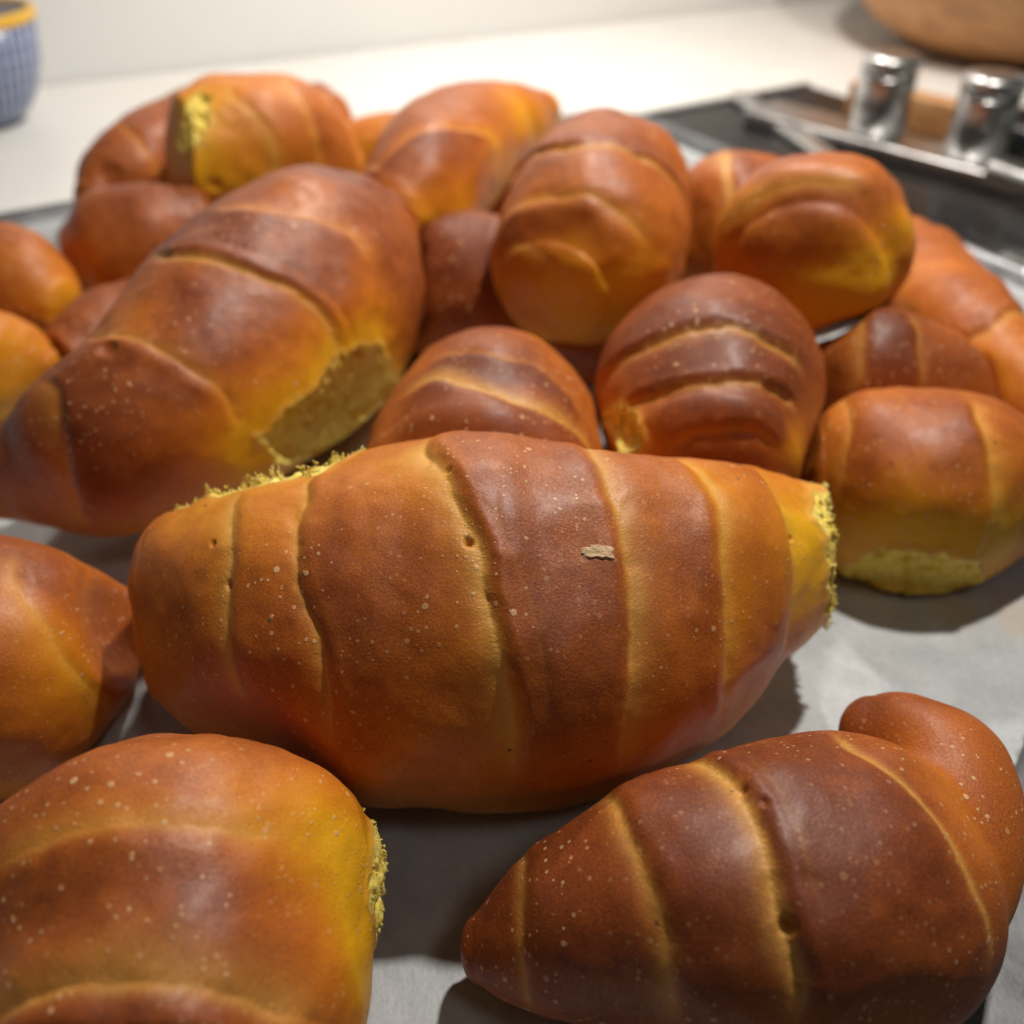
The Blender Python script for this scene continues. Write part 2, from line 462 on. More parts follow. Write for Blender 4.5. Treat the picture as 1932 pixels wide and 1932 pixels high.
def press_together():
    """neighbouring rolls flatten where they touch, and on the tray"""
    for a in ROLLS: a['P1'] = a['P'].copy()
    for i, a in enumerate(ROLLS):
        mv = np.zeros_like(a['P'])
        for j, b in enumerate(ROLLS):
            if i == j or a['part_of'] == b['name'] or b['part_of'] == a['name']: continue
            Sb = b['S'][::2] if len(b['S']) < 90 else b['S'][::4]
            lo = (Sb[:, :3] - Sb[:, 3:4]).min(0) - 0.002; hi = (Sb[:, :3] + Sb[:, 3:4]).max(0) + 0.002
            k = np.where(np.all((a['P'] > lo) & (a['P'] < hi), axis=1))[0]
            if not len(k): continue
            Pk = a['P'][k]
            best = np.full(len(k), 1e9); dirn = np.zeros_like(Pk)
            for s in Sb:
                v = Pk - s[:3]; dn = np.linalg.norm(v, axis=1); sdv = dn - s[3]
                m = sdv < best
                best[m] = sdv[m]; dirn[m] = v[m] / (dn[m][:, None] + 1e-9)
            pen = np.maximum(0.0003 - best, 0)
            if pen.max() > 0.004: print("press", a['name'], b['name'], round(pen.max() * 1000, 1), "mm")
            mv[k] += dirn * (pen * 0.5)[:, None]
        if np.any(mv):
            m = mv.reshape(*a['shape'], 3)
            for _ in range(max(6, a['shape'][1] // 14)):
                m = 0.4 * m + 0.15 * (np.roll(m, 1, 1) + np.roll(m, -1, 1) + np.concatenate([m[:1], m[:-1]]) + np.concatenate([m[1:], m[-1:]]))
            a['P1'] = a['P'] + m.reshape(-1, 3)
    for a in ROLLS:
        z = a['P1'][:, 2]; z0 = PAPER_Z + 0.0006
        lowm = z < z0 + 0.003
        a['P1'][:, 2] = np.where(lowm, z0 + 0.003 * np.exp(np.minimum(z - z0 - 0.003, 0) / 0.003), z)

OCT = np.array([[1, 0, 0], [-1, 0, 0], [0, 1, 0], [0, -1, 0], [0, 0, 1], [0, 0, -1]], float)
OCT_F = [(0, 2, 4), (2, 1, 4), (1, 3, 4), (3, 0, 4), (2, 0, 5), (1, 2, 5), (3, 1, 5), (0, 3, 5)]
def fringe(rng, P, Nrm, idx, n, lmin, lmax):
    """ragged shreds and lumps of crumb standing on the torn face"""
    V, F = [], []
    def lump(c, s, d, el):
        b = len(V)
        a = np.cross(d, rng.normal(0, 1, 3)); a /= np.linalg.norm(a) + 1e-9; t = np.cross(d, a)
        for o in OCT * (0.65 + 0.7 * rng.random((6, 1))):
            V.append(c + s * (o[0] * a + o[1] * t * 0.7 + o[2] * d * el))
        F.extend([tuple(b + k for k in f) for f in OCT_F])
    for q in rng.choice(idx, n // 4):
        d = Nrm[q] + rng.normal(0, 0.6, 3); d /= np.linalg.norm(d)
        lump(P[q], 0.00011 + 0.00018 * rng.random(), d, 1.0 + rng.random())
    for q in rng.choice(idx, max(1, n // 34)):
        d = Nrm[q] + rng.normal(0, 0.35, 3); d /= np.linalg.norm(d)
        H = lmin + (lmax - lmin) * rng.random() ** 1.8
        side = np.cross(d, rng.normal(0, 1, 3)); side /= np.linalg.norm(side)      # tufts tear off in thin sheets
        thin = np.cross(d, side); wide = H * (0.25 + 0.5 * rng.random())
        for j in range(int(8 + 14 * H / 0.001)):
            u = rng.random() ** 1.4
            c = P[q] + d * H * u + side * rng.normal(0, wide) * (1.05 - u) + thin * rng.normal(0, 0.0001)
            lump(c, (0.00013 + 0.00017 * rng.random()) * (1.25 - 0.7 * u), d + rng.normal(0, .3, 3), 1.3 + rng.random())
    return V, F

def merge_tail(R, R2):
    """the roll and its curled tail as ONE skin: voxel union, melted along the joint; colours follow the nearest source point"""
    from mathutils.kdtree import KDTree
    bm_v, bm_f, off = [], [], 0
    for Q in (R, R2):
        n_r, n_v = Q['shape']; P = Q['P1']
        i = np.arange(n_r - 1)[:, None] * n_v; j = np.arange(n_v)[None, :]
        q = np.stack([i + j, i + (j + 1) % n_v, i + n_v + (j + 1) % n_v, i + n_v + j], 2).reshape(-1, 4)
        bm_v.append(P); bm_f += (q + off).tolist()
        bm_f.append((np.arange(n_v)[::-1] + off).tolist()); bm_f.append((np.arange((n_r - 1) * n_v, n_r * n_v) + off).tolist())
        off += len(P)
    me = bpy.data.meshes.new("union"); me.from_pydata(np.vstack(bm_v).tolist(), [], bm_f); me.update()
    o = bpy.data.objects.new("union", me); COL.objects.link(o)
    mo = o.modifiers.new("remesh", 'REMESH'); mo.mode = 'VOXEL'; mo.voxel_size = 0.00042
    dg = bpy.context.evaluated_depsgraph_get(); ev = o.evaluated_get(dg); em = ev.to_mesh()
    V = np.empty(len(em.vertices) * 3); em.vertices.foreach_get('co', V); V = V.reshape(-1, 3)
    E_ = np.empty(len(em.edges) * 2, dtype=np.int32); em.edges.foreach_get('vertices', E_); E_ = E_.reshape(-1, 2)
    em.calc_loop_triangles()
    T = np.empty(len(em.loop_triangles) * 3, dtype=np.int32); em.loop_triangles.foreach_get('vertices', T); T = T.reshape(-1, 3)
    ev.to_mesh_clear(); bpy.data.objects.remove(o); bpy.data.meshes.remove(me)
    src = np.vstack([R['P1'], R2['P1']]); kd = KDTree(len(src))
    for k, p in enumerate(src): kd.insert(p, k)
    kd.balance()
    near = np.array([kd.find(p)[1] for p in V])
    def sdf(Q):
        return np.min(np.stack([np.linalg.norm(V - c[:3], axis=1) - c[3] for c in Q['S'][::6]]), 0)
    w = np.clip(1 - np.maximum(np.abs(sdf(R)), np.abs(sdf(R2))) / 0.011, 0, 1)
    deg = np.bincount(E_.ravel(), minlength=len(V)).astype(float)[:, None]
    def avg(X):
        A_ = np.zeros_like(X)
        for c in range(X.shape[1]):
            A_[:, c] = np.bincount(E_[:, 0], X[E_[:, 1], c], len(V)) + np.bincount(E_[:, 1], X[E_[:, 0], c], len(V))
        return A_ / deg
    base_w = 0.35
    for k in range(170):
        ww = np.maximum(w, base_w if k < 3 else 0)[:, None]
        V = V + ww * 0.7 * (avg(V) - V)
    cat = lambda key: np.concatenate([R[key], R2[key]])[near]
    at = np.stack([cat('bake'), cat('pale'), cat('crumb'), cat('blis')], 1)
    blend = at.copy()
    for k in range(120): blend = 0.5 * blend + 0.5 * avg(blend)
    ws = np.clip(w * 3, 0, 1)[:, None]
    at[:, [0, 3]] = (at * (1 - ws) + blend * ws)[:, [0, 3]]
    st = np.stack([cat('AA'), np.abs(cat('TH') - math.pi) * np.maximum(cat('RR'), .004), np.zeros(len(V))], 1)
    return V, T, at, st

def finish_rolls():
    roots = {}
    for R in ROLLS:
        if R['extra'] == "merge": continue
        tail = [Q for Q in ROLLS if Q['part_of'] == R['name']]
        if tail:
            V, T, at, st = merge_tail(R, tail[0])
            org = np.array([V[:, 0].mean(), V[:, 1].mean(), V[:, 2].min()])
            root = empty("bread_roll", org); roots[R['name']] = root
            tag(root, R['label'], "bread roll", "bread rolls heaped on the lined tray")
            root['_o'] = org.tolist()
            o = mesh_obj("crust", V, T, M_BREAD, root, org)
            for nme, x in zip(('bake', 'pale', 'crumb', 'blis'), at.T): set_attr(o, nme, x)
            set_attr(o, 'st', st, 'FLOAT_VECTOR')
            continue
        n_r, n_v = R['shape']; P = R['P1']
        base = P.copy()
        i = np.arange(n_r - 1)[:, None] * n_v; j = np.arange(n_v)[None, :]
        q = np.stack([i + j, i + (j + 1) % n_v, i + n_v + (j + 1) % n_v, i + n_v + j], 2).reshape(-1, 4)
        # closed ends
        capA = [tuple(range(n_v))]; capB = [tuple(range((n_r - 1) * n_v, n_r * n_v))[::-1]]
        pole0, pole1 = P[:n_v].mean(0), P[-n_v:].mean(0)
        Pall = np.vstack([P, pole0, pole1]); n0 = len(P)
        def ext(x): return np.concatenate([x, x[:n_v].mean(0, keepdims=True), x[-n_v:].mean(0, keepdims=True)])
        jj = np.arange(n_v)
        tri0 = np.stack([np.full(n_v, n0), (jj + 1) % n_v, jj, jj], 1)
        tri1 = np.stack([np.full(n_v, n0 + 1), (n_r - 1) * n_v + jj, (n_r - 1) * n_v + (jj + 1) % n_v, jj], 1)
        T0 = np.vstack([tri0[:, :3], tri1[:, :3]])
        # orient outwards
        e = np.cross(P[q[len(q) // 2, 1]] - P[q[len(q) // 2, 0]], P[q[len(q) // 2, 3]] - P[q[len(q) // 2, 0]])
        if e @ R['N0'][q[len(q) // 2, 0]] < 0: q = q[:, ::-1]; 
        tri = np.vstack([q[:, [0, 1, 2]], q[:, [0, 2, 3]]])
        c = R['S'][:, :3].mean(0)
        e0 = np.cross(Pall[T0[:, 1]] - Pall[T0[:, 0]], Pall[T0[:, 2]] - Pall[T0[:, 0]])
        bad = np.sum(e0 * (Pall[T0[:, 0]] - c), 1) < 0
        T0[bad] = T0[bad][:, ::-1]
        tri = np.vstack([tri, T0])
        bake, pale, crumb, blis = ext(R['bake']), ext(R['pale']), ext(R['crumb']), ext(R['blis'])
        st = np.stack([ext(R['AA']), ext(np.abs(R['TH'] - math.pi) * np.maximum(R['RR'], 0.004)), np.zeros(len(Pall))], 1)
        NN = ext(R['N0'])
        if R['part_of']:
            root = roots[R['part_of']]; org = root['_o']; org = np.array(org)
        else:
            org = np.array([P[:, 0].mean(), P[:, 1].mean(), P[:, 2].min()])
            root = empty("bread_roll", org); roots[R['name']] = root
            tag(root, R['label'], "bread roll", "bread rolls heaped on the lined tray")
            root['_o'] = org.tolist()
        ct = crumb[tri].mean(1) > 0.5
        tmax = np.concatenate([R['tid'], [R['tid'][:n_v].max(), R['tid'][-n_v:].max()]])[tri].max(1)
        for k in range(len(R['tears'])):                     # one torn face each: stray islands stay crust
            sel = np.where(ct & (tmax == k))[0]
            if len(sel) < 20: continue
            lab = np.arange(len(Pall))
            for _ in range(400):
                m = lab[tri[sel]].min(1); old = lab.copy()
                for c3 in range(3): np.minimum.at(lab, tri[sel, c3], m)
                if np.array_equal(old, lab): break
            lb = lab[tri[sel, 0]]; u_, n_ = np.unique(lb, return_counts=True)
            ct[sel[lb != u_[np.argmax(n_)]]] = False
        pieces = [("crust" if not R['part_of'] else R['extra'], ~ct | (tmax < 0), None)]
        pieces += [("torn_crumb", ct & (tmax == k), R['tears'][k]) for k in range(len(R['tears']))]
        for part, sel, te in pieces:
            if sel.sum() < 20: continue
            f = tri[sel]; used = np.unique(f); mp = np.zeros(len(Pall), int); mp[used] = np.arange(len(used))
            V = Pall[used]; f = mp[f]
            at = [x[used] for x in (bake, pale, crumb, blis)]; stu = st[used]
            if part == "torn_crumb":
                rng = np.random.default_rng(R['seed'])
                nf = te.get('fibres', 500); lm = te.get('len', 1.2) * 1e-3
                idx = used[used < n0]
                if nf:
                    FV, FF = fringe(rng, Pall, NN, idx, nf, 0.0002, lm)
                    k = len(V); V = np.vstack([V, np.array(FV)]); f = np.vstack([f, np.array(FF) + k])
            o = mesh_obj(part, V, f, M_CRUMB if part == "torn_crumb" else M_BREAD, root, org)
            if part == "torn_crumb": continue
            for nme, x in zip(('bake', 'pale', 'crumb', 'blis'), at): set_attr(o, nme, x)
            set_attr(o, 'st', stu, 'FLOAT_VECTOR')
    for r in roots.values(): del r['_o']
    return roots
PAPER_Z = 0.0030

# ---- the rolls themselves: outline pairs across the roll, and the height of its middle
HI = (360, 300); MID = (220, 180); LOW = (120, 96)
zA = 0.0345
roll("A", "large roll torn ragged at both ends, a pale flake stuck on its crust",
     [((316, 968), (338, 1328), zA - .006), ((430, 930), (470, 1425), zA - .002), ((600, 868), (630, 1492), zA), ((760, 828), (790, 1520), zA),
      ((880, 808), (930, 1527), zA), ((1080, 832), (1120, 1497), zA), ((1280, 862), (1320, 1418), zA), ((1395, 878), (1410, 1330), zA),
      ((1438, 890), (1440, 1268), zA), ((1482, 900), (1480, 1228), zA), ((1540, 914), (1538, 1172), zA)],
     caps=(0.36, 0.10), res=(420, 380), bake=0.58, seed=1, axis=(1.0, 0.03, 0.0),
     seams=[dict(p=[(440, 960), (436, 1050), (429, 1102), (423, 1198), (440, 1290)], h=.7, g=.7, w=2.6, pale=.85),
            dict(p=[(574, 903), (561, 955), (553, 1050), (561, 1141), (596, 1206), (618, 1332)], h=.7, g=1.3, w=1.6, pale=.6),
            dict(p=[(795, 855), (843, 903), (895, 1016), (921, 1120), (947, 1250), (969, 1371)], h=1.6, g=.7, w=4.6, pale=.95, gold=.3),
            dict(p=[(940, 1010), (977, 1085), (1006, 1140), (1025, 1286)], h=.2, g=.35, w=.6, pale=.1, gold=0),
            dict(p=[(1105, 850), (1157, 956), (1186, 1066), (1190, 1176), (1186, 1286), (1170, 1380)], side=-1, h=.8, g=.5, w=4.0, pale=.7),
            dict(p=[(1290, 885), (1344, 938), (1366, 1030), (1373, 1140), (1373, 1323)], side=-1, h=.8, g=.45, w=3.0, pale=.55, gold=.4),
            dict(p=[(1440, 900), (1490, 1000), (1500, 1100), (1490, 1180)], side=-1, h=.5, g=.3, w=3.0, pale=.3, gold=.3)],
     spots=[(1500, 1010, 130, -.22), (1540, 1060, 90, -.35), (1320, 930, 120, -.12), (760, 870, 120, -.22), (480, 950, 130, -.30), (340, 990, 80, -.25),
            (700, 1200, 170, .12), (1060, 1250, 200, .10), (340, 1180, 110, .10), (1420, 1330, 80, -.15)],
     pits=[(885, 1020, 9, 1.6), (405, 1028, 6, .9), (1497, 1014, 5, .9), (429, 1102, 7, 1.0), (845, 890, 5, .8)],
     tears=[dict(p=[(.0, -36, 0), (.06, -30, 0), (.13, -24, 0), (.2, -22, 0), (.26, -27, 0), (.31, -40, 0), (.31, -60, 0), (.28, -85, 0), (.12, -90, 0), (.0, -80, 0)], depth=.2, keep=.9, fibres=3600, len=4.6, halo=5, gold=.3),
            dict(p=[(.985, a, 0) for a in range(0, 360, 24)], depth=.1, keep=.9, fibres=7000, len=2.1, halo=6, gold=.4)])

zT = 0.0245
roll("T", "dark brown spiral roll with curled tail, lying in front of the large torn roll",
     [((885, 1725), (905, 1845), .015), ((965, 1630), (1010, 1900), .0185), ((1080, 1555), (1135, 1940), .022), ((1210, 1478), (1285, 1975), zT), ((1340, 1415), (1440, 1990), zT),
      ((1480, 1382), (1610, 1965), zT), ((1600, 1385), (1755, 1915), zT), ((1700, 1440), (1840, 1840), .024), ((1765, 1520), (1865, 1745), .022)],
     caps=(0.5, 0.45), res=(340, 300), bake=0.79, seed=2, under=.05,
     seams=[dict(p=[(985, 1625), (989, 1703), (983, 1823), (1000, 1880)], h=.7, g=.5, w=1.8, pale=.6),
            dict(p=[(1163, 1511), (1187, 1583), (1229, 1679), (1253, 1763), (1262, 1880)], h=.9, g=.8, w=2.4, pale=.7),
            dict(p=[(1319, 1439), (1385, 1475), (1421, 1547), (1451, 1655), (1469, 1751), (1499, 1841)], h=1.4, g=1.2, w=2.6, pale=.9),
            dict(p=[(1430, 1450), (1465, 1500), (1487, 1547), (1511, 1631)], h=.2, g=.5, w=.6, pale=.1, gold=0),
            dict(p=[(1600, 1400), (1645, 1425), (1709, 1468), (1793, 1562), (1845, 1670), (1865, 1750)], side=-1, h=.35, g=.4, w=1.3, pale=.75, gold=.05)],
     spots=[(1800, 1480, 170, -.16), (1870, 1600, 130, -.2), (960, 1720, 90, .05), (1050, 1760, 60, .12)],
     pits=[(1405, 1495, 8, 1.2), (1440, 1525, 7, 1.0), (1478, 1745, 12, 1.6), (1500, 1852, 7, 1.2)])
def circ(x, y, r, ax, ay, z):
    k = math.hypot(ax, ay); nx, ny = -ay / k * r, ax / k * r
    return ((x + nx, y + ny), (x - nx, y - ny), z)
def circ(x, y, r, ax, ay, z):
    k = math.hypot(ax, ay); nx, ny = -ay / k * r, ax / k * r
    return ((x + nx, y + ny), (x - nx, y - ny), z)
roll("T2", "", [circ(1640, 1390, 78, .9, -.1, .022), circ(1712, 1404, 102, .9, .45, .024), circ(1782, 1462, 126, .55, .8, .025), circ(1806, 1560, 132, .1, 1, .025), circ(1790, 1665, 124, -.25, .95, .024), circ(1745, 1750, 100, -.4, .9, .022)],
     caps=(.75, .6), res=(200, 200), bake=.66, seed=3, part_of="T", axis=False, extra="merge", lump=.8, spots=[(1630, 1335, 60, .15)], pits=[(1866, 1592, 8, .8)])

roll("R", "big golden roll, its bright yellow torn side facing the spiral roll",
     [((50, 1560), (605, 1580), .025), ((-60, 1635), (692, 1655), .027), ((-80, 1730), (722, 1740), .028), ((-60, 1870), (715, 1870), .028), ((-60, 2000), (705, 2000), .028), ((-20, 2180), (650, 2180), .025)],
     caps=(.32, .5), res=(300, 300), bake=.66, seed=4,
     seams=[dict(p=[(60, 1590), (200, 1550), (430, 1570)], side=1, h=.5, g=.12, w=3.0, pale=.45, gold=.25),
            dict(p=[(20, 1905), (200, 1850), (400, 1870), (520, 1925)], side=1, h=1.6, g=.6, w=5.0, pale=.6)],
     spots=[(625, 1600, 120, -.5), (700, 1720, 100, -.55), (700, 1850, 90, -.55), (560, 1530, 110, -.25), (430, 1480, 120, -.1), (450, 1720, 200, .06)],
     tears=[dict(p=[(.16, -84, 0), (.26, -79, 0), (.40, -77, 0), (.52, -80, 0), (.55, -95, 0), (.5, -112, 0), (.32, -118, 0), (.18, -106, 0)], depth=-.9, keep=1.0, fibres=700, len=1.2, halo=6, gold=.3)])

roll("S", "amber roll with a pale yellow split, tucked against the large torn roll",
     [((-250, 985), (-190, 1560), .022), ((-80, 995), (-40, 1530), .022), ((35, 1008), (75, 1490), .021), ((130, 1034), (152, 1420), .019), ((200, 1072), (218, 1340), .017), ((248, 1110), (258, 1255), .015)],
     caps=(.4, .4), res=(220, 220), bake=.60, seed=5, lump=.9,
     seams=[dict(p=[(20, 1090), (60, 1170), (110, 1240), (160, 1290), (200, 1330)], h=.4, g=.25, w=3, pale=.35, gold=.2)],
     spots=[(150, 1290, 80, -.3), (70, 1190, 70, -.15), (60, 1060, 120, .1), (100, 1400, 110, .1), (250, 1180, 60, .15)])

roll("B", "long dark glossy roll behind, with a large torn yellow crumb patch on its side",
     [((-75, 855), (-55, 985), .022), ((15, 795), (60, 1010), .026), ((110, 712), (240, 1025), .031), ((205, 600), (470, 945), .036), ((300, 478), (600, 855), .040), ((400, 400), (700, 775), .042), ((505, 356), (762, 672), .042), ((615, 350), (782, 560), .041)],
     caps=(.4, .42), res=(320, 280), bake=.80, seed=6,
     seams=[dict(p=[(329, 491), (381, 491), (455, 508), (511, 530), (576, 560), (607, 591), (628, 621)], h=1.4, g=1.3, w=2.0, pale=.7),
            dict(p=[(433, 474), (520, 491), (607, 539), (650, 599)], h=.2, g=.7, w=.6, pale=0, gold=0),
            dict(p=[(186, 635), (243, 644), (295, 661), (347, 692), (425, 748)], side=-1, h=.7, g=.9, w=3.5, pale=.4),
            dict(p=[(113, 738), (117, 799), (130, 885), (156, 963)], h=1.1, g=.4, w=5.0, pale=.35, gold=.35),
            dict(p=[(433, 400), (563, 408), (660, 440)], side=-1, h=.5, g=.3, w=4, pale=.25, gold=.2)],
     spots=[(250, 580, 90, -.25), (470, 860, 90, -.38), (620, 680, 80, -.25), (700, 620, 60, -.2), (200, 870, 120, .1), (560, 360, 70, -.25)],
     pits=[(210, 665, 16, 1.6)],
     tears=[dict(p=[(490, 829), (542, 768), (628, 682), (676, 651), (715, 647), (737, 682), (743, 721), (728, 749), (676, 790), (641, 833), (598, 885), (520, 868)], depth=.9, keep=.35, fibres=500, len=1.0, halo=9, gold=.75)])

roll("K", "reddish roll with a dark lifted flap, half hidden behind the large torn roll",
     [((762, 770), (1112, 782), .026), ((720, 810), (1138, 825), .028), ((690, 880), (1146, 890), .029), ((670, 955), (1130, 965), .028)],
     caps=(.2, .4), res=MID, bake=.70, seed=7,
     seams=[dict(p=[(856, 667), (900, 667), (964, 679), (1024, 691), (1064, 727)], h=1.6, g=.8, w=2, pale=.3, side=1, tan=2.5),
            dict(p=[(812, 715), (884, 727), (964, 759), (1044, 791), (1084, 811)], side=1, h=.9, g=.6, w=3.2, pale=.9)],
     spots=[(930, 690, 60, .2), (1040, 650, 70, -.25), (800, 670, 50, -.15)])

roll("L", "round brown roll with three deep parallel grooves and a small torn corner of crumb",
     [((1225, 650), (1455, 650), .034), ((1150, 690), (1530, 695), .036), ((1122, 745), (1550, 755), .037), ((1130, 800), (1545, 805), .037), ((1165, 880), (1515, 890), .035)],
     caps=(.48, .4), res=(240, 240), bake=.80, seed=8, lump=.7,
     seams=[dict(p=[(1150, 705), (1204, 667), (1264, 639), (1324, 625), (1417, 627), (1442, 644), (1479, 667)], side=-1, h=1.2, g=1.5, w=2.4, pale=.6),
            dict(p=[(1196, 755), (1244, 743), (1324, 727), (1417, 723), (1480, 745)], side=-1, h=1.2, g=1.6, w=1.6, pale=.6),
            dict(p=[(1284, 835), (1344, 815), (1404, 815), (1440, 830)], side=-1, h=1.0, g=1.3, w=1.0, pale=.2)],
     spots=[(1510, 850, 50, -.5), (1160, 760, 50, -.25), (1330, 545, 90, -.08)],
     tears=[dict(p=[(1136, 791), (1160, 760), (1204, 783), (1218, 823), (1216, 858), (1172, 851)], depth=.8, keep=.5, fibres=300, len=1.0, halo=4, gold=.4)])

roll("Q", "orange brown roll on the parchment with a long torn yellow crumb base",
     [((1535, 790), (1525, 1030), .020), ((1620, 735), (1610, 1105), .0215), ((1720, 730), (1730, 1132), .022), ((1820, 752), (1850, 1105), .0215), ((1925, 815), (1950, 1050), .020), ((2030, 880), (2040, 1000), .018)],
     caps=(.3, .5), res=(240, 220), bake=.62, seed=9, under=.05,
     seams=[dict(p=[(1843, 789), (1866, 859), (1876, 952), (1866, 1022)], side=-1, h=.9, g=.4, w=4, pale=.45, gold=.35),
            dict(p=[(1592, 765), (1604, 835), (1585, 900)], h=.4, g=.4, w=2.5, pale=.4)],
     spots=[(1720, 1030, 110, -.5), (1890, 1040, 90, -.55), (1610, 1040, 90, -.5), (1700, 900, 90, .08), (1600, 770, 60, -.15)],
     tears=[dict(p=[(1588, 1070), (1624, 1052), (1684, 1043), (1778, 1045), (1843, 1059), (1857, 1087), (1846, 1115), (1754, 1128), (1675, 1120), (1605, 1104)], depth=1.0, keep=.35, fibres=350, len=.9, halo=5, gold=.5)])

roll("P", "brown roll squeezed between the grooved roll and the crumb based roll",
     [((1545, 625), (1545, 790), .028), ((1610, 572), (1605, 860), .029), ((1700, 582), (1700, 860), .029), ((1800, 640), (1790, 850), .027), ((1868, 722), (1858, 835), .024)],
     caps=(.4, .4), res=LOW, bake=.72, seed=10,
     seams=[dict(p=[(1725, 600), (1733, 640), (1738, 728)], side=-1, h=.9, g=.6, w=2, pale=.3), dict(p=[(1610, 575), (1625, 640), (1620, 700)], h=.4, g=.3, w=3, pale=.5)])
roll("O", "smooth tan roll nearest the metal edge of the tray, behind the squeezed brown roll",
     [((1748, 418), (1672, 505), .026), ((1815, 468), (1690, 610), .030), ((1902, 575), (1765, 715), .031), ((2000, 690), (1870, 800), .030), ((2070, 790), (1970, 870), .028)],
     caps=(.4, .5), res=LOW, bake=.60, seed=11,
     seams=[dict(p=[(1932, 593), (1871, 625), (1815, 658)], side=-1, h=1.2, g=.7, w=3, pale=.45)], spots=[(1740, 520, 60, -.15), (1880, 700, 70, -.2)])
roll("M", "plump shiny roll with a pale curved seam and yellow underside, perched on its neighbours",
     [((1495, 415), (1695, 408), .058), ((1400, 448), (1720, 442), .060), ((1345, 485), (1708, 480), .060), ((1385, 520), (1670, 516), .058)],
     caps=(.28, .42), res=MID, bake=.60, seed=12, under=.5,
     seams=[dict(p=[(1345, 500), (1404, 401), (1484, 359), (1586, 352)], side=1, h=.6, g=.15, w=4, pale=.55, gold=.25)],
     spots=[(1540, 560, 90, -.5), (1650, 510, 70, -.45), (1715, 420, 40, -.3), (1530, 420, 80, .12), (1380, 440, 50, -.25)])
roll("N", "pinkish roll with a pale cream band, behind the plump shiny roll",
     [((1285, 350), (1285, 570), .030), ((1350, 297), (1350, 600), .034), ((1440, 296), (1440, 600), .034), ((1500, 345), (1500, 560), .031)],
     caps=(.4, .4), res=LOW, bake=.62, seed=13, seams=[dict(p=[(1372, 300), (1382, 350), (1378, 410)], h=.6, g=.4, w=4, pale=.8)])
roll("I", "stubby upright roll with two ridges and torn yellow lower edge, on top of the heap",
     [((1075, 322), (1252, 328), .052), ((1000, 355), (1300, 362), .054), ((955, 415), (1307, 420), .054), ((928, 475), (1292, 485), .053), ((918, 520), (1235, 525), .050), ((940, 552), (1150, 552), .047)],
     caps=(.38, .2), res=(240, 220), bake=.64, seed=14, under=.4,
     seams=[dict(p=[(983, 312), (1038, 290), (1093, 279), (1148, 271), (1203, 286), (1258, 319), (1288, 348)], side=-1, h=1.5, g=1.0, w=2.4, pale=.6),
            dict(p=[(968, 396), (1001, 381), (1056, 367), (1100, 367), (1159, 392), (1203, 425)], side=1, h=.9, g=.4, w=2, pale=.5),
            dict(p=[(965, 470), (992, 463), (1044, 499), (1084, 515)], side=-1, h=.3, g=.15, w=3, pale=.6)],
     spots=[(1090, 560, 90, -.4), (1190, 520, 65, -.45), (940, 520, 40, -.3), (960, 330, 50, -.25), (1000, 420, 40, .1)])
roll("H", "leaning roll with bright yellow torn tip and pale lower rim, on the heap's back",
     [((985, 185), (1048, 240), .046), ((920, 178), (1020, 285), .049), ((845, 185), (990, 322), .052), ((760, 210), (945, 365), .053), ((700, 285), (898, 422), .052), ((680, 352), (832, 462), .049), ((690, 410), (772, 474), .046)],
     caps=(.35, .3), res=MID, bake=.64, seed=15, under=.45,
     seams=[dict(p=[(719, 319), (763, 264), (836, 246), (891, 246), (928, 264)], side=1, h=1.2, g=.5, w=3, pale=.3, gold=.3)],
     spots=[(985, 200, 70, -.5), (940, 290, 50, -.35), (880, 380, 50, -.35), (800, 420, 60, -.4), (850, 300, 60, .1)],
     tears=[dict(p=[(.0, a, 0) for a in range(0, 360, 30)], depth=.5, keep=.7, fibres=300, len=1.6, halo=5, gold=.4)])
roll("C", "pale golden roll with one ragged torn face, leaning on the heap's back corner",
     [((352, 185), (335, 410), .056), ((410, 152), (405, 430), .054), ((480, 153), (485, 435), .051), ((555, 160), (565, 425), .047), ((630, 212), (640, 395), .043), ((668, 280), (668, 360), .041)],
     caps=(.14, .4), res=MID, bake=.40, seed=16, under=.3,
     seams=[dict(p=[(433, 180), (488, 220), (524, 275), (528, 330)], h=.3, g=.15, w=4, pale=.6), dict(p=[(543, 169), (587, 238), (612, 312), (612, 350)], h=.4, g=.2, w=4, pale=.45)],
     spots=[(560, 230, 60, .2), (640, 290, 60, .2), (370, 210, 50, -.2), (345, 300, 70, -.35)], pits=[(405, 352, 13, 1.2)],
     tears=[dict(p=[(380, 172), (402, 182), (396, 225), (370, 270), (348, 295), (336, 270), (346, 215)], depth=.2, keep=.85, fibres=200, len=1.4, halo=4, gold=.25)])
roll("D", "knobbly reddish roll with a dark dimple, behind the pale golden roll",
     [((150, 350), (205, 425), .030), ((172, 285), (265, 425), .033), ((255, 222), (340, 400), .036), ((345, 178), (440, 360), .037), ((415, 165), (490, 310), .036)],
     caps=(.45, .4), res=LOW, bake=.70, seed=17, seams=[dict(p=[(235, 245), (280, 290), (300, 330)], h=.9, g=.6, w=2, pale=.3)], pits=[(212, 335, 20, 2.0)])
roll("E", "rosy brown roll with a small yellow tip, wedged under the long dark roll",
     [((138, 425), (160, 560), .026), ((190, 370), (215, 590), .028), ((290, 340), (310, 580), .030), ((380, 345), (390, 550), .030)],
     caps=(.4, .4), res=LOW, bake=.72, seed=18, spots=[(160, 530, 50, -.5)])
roll("F", "small pinkish roll end peeping out at the very back of the heap",
     [((540, 175), (540, 300), .036), ((605, 160), (605, 300), .036), ((645, 185), (642, 280), .034)], caps=(.4, .4), res=LOW, bake=.62, seed=19)
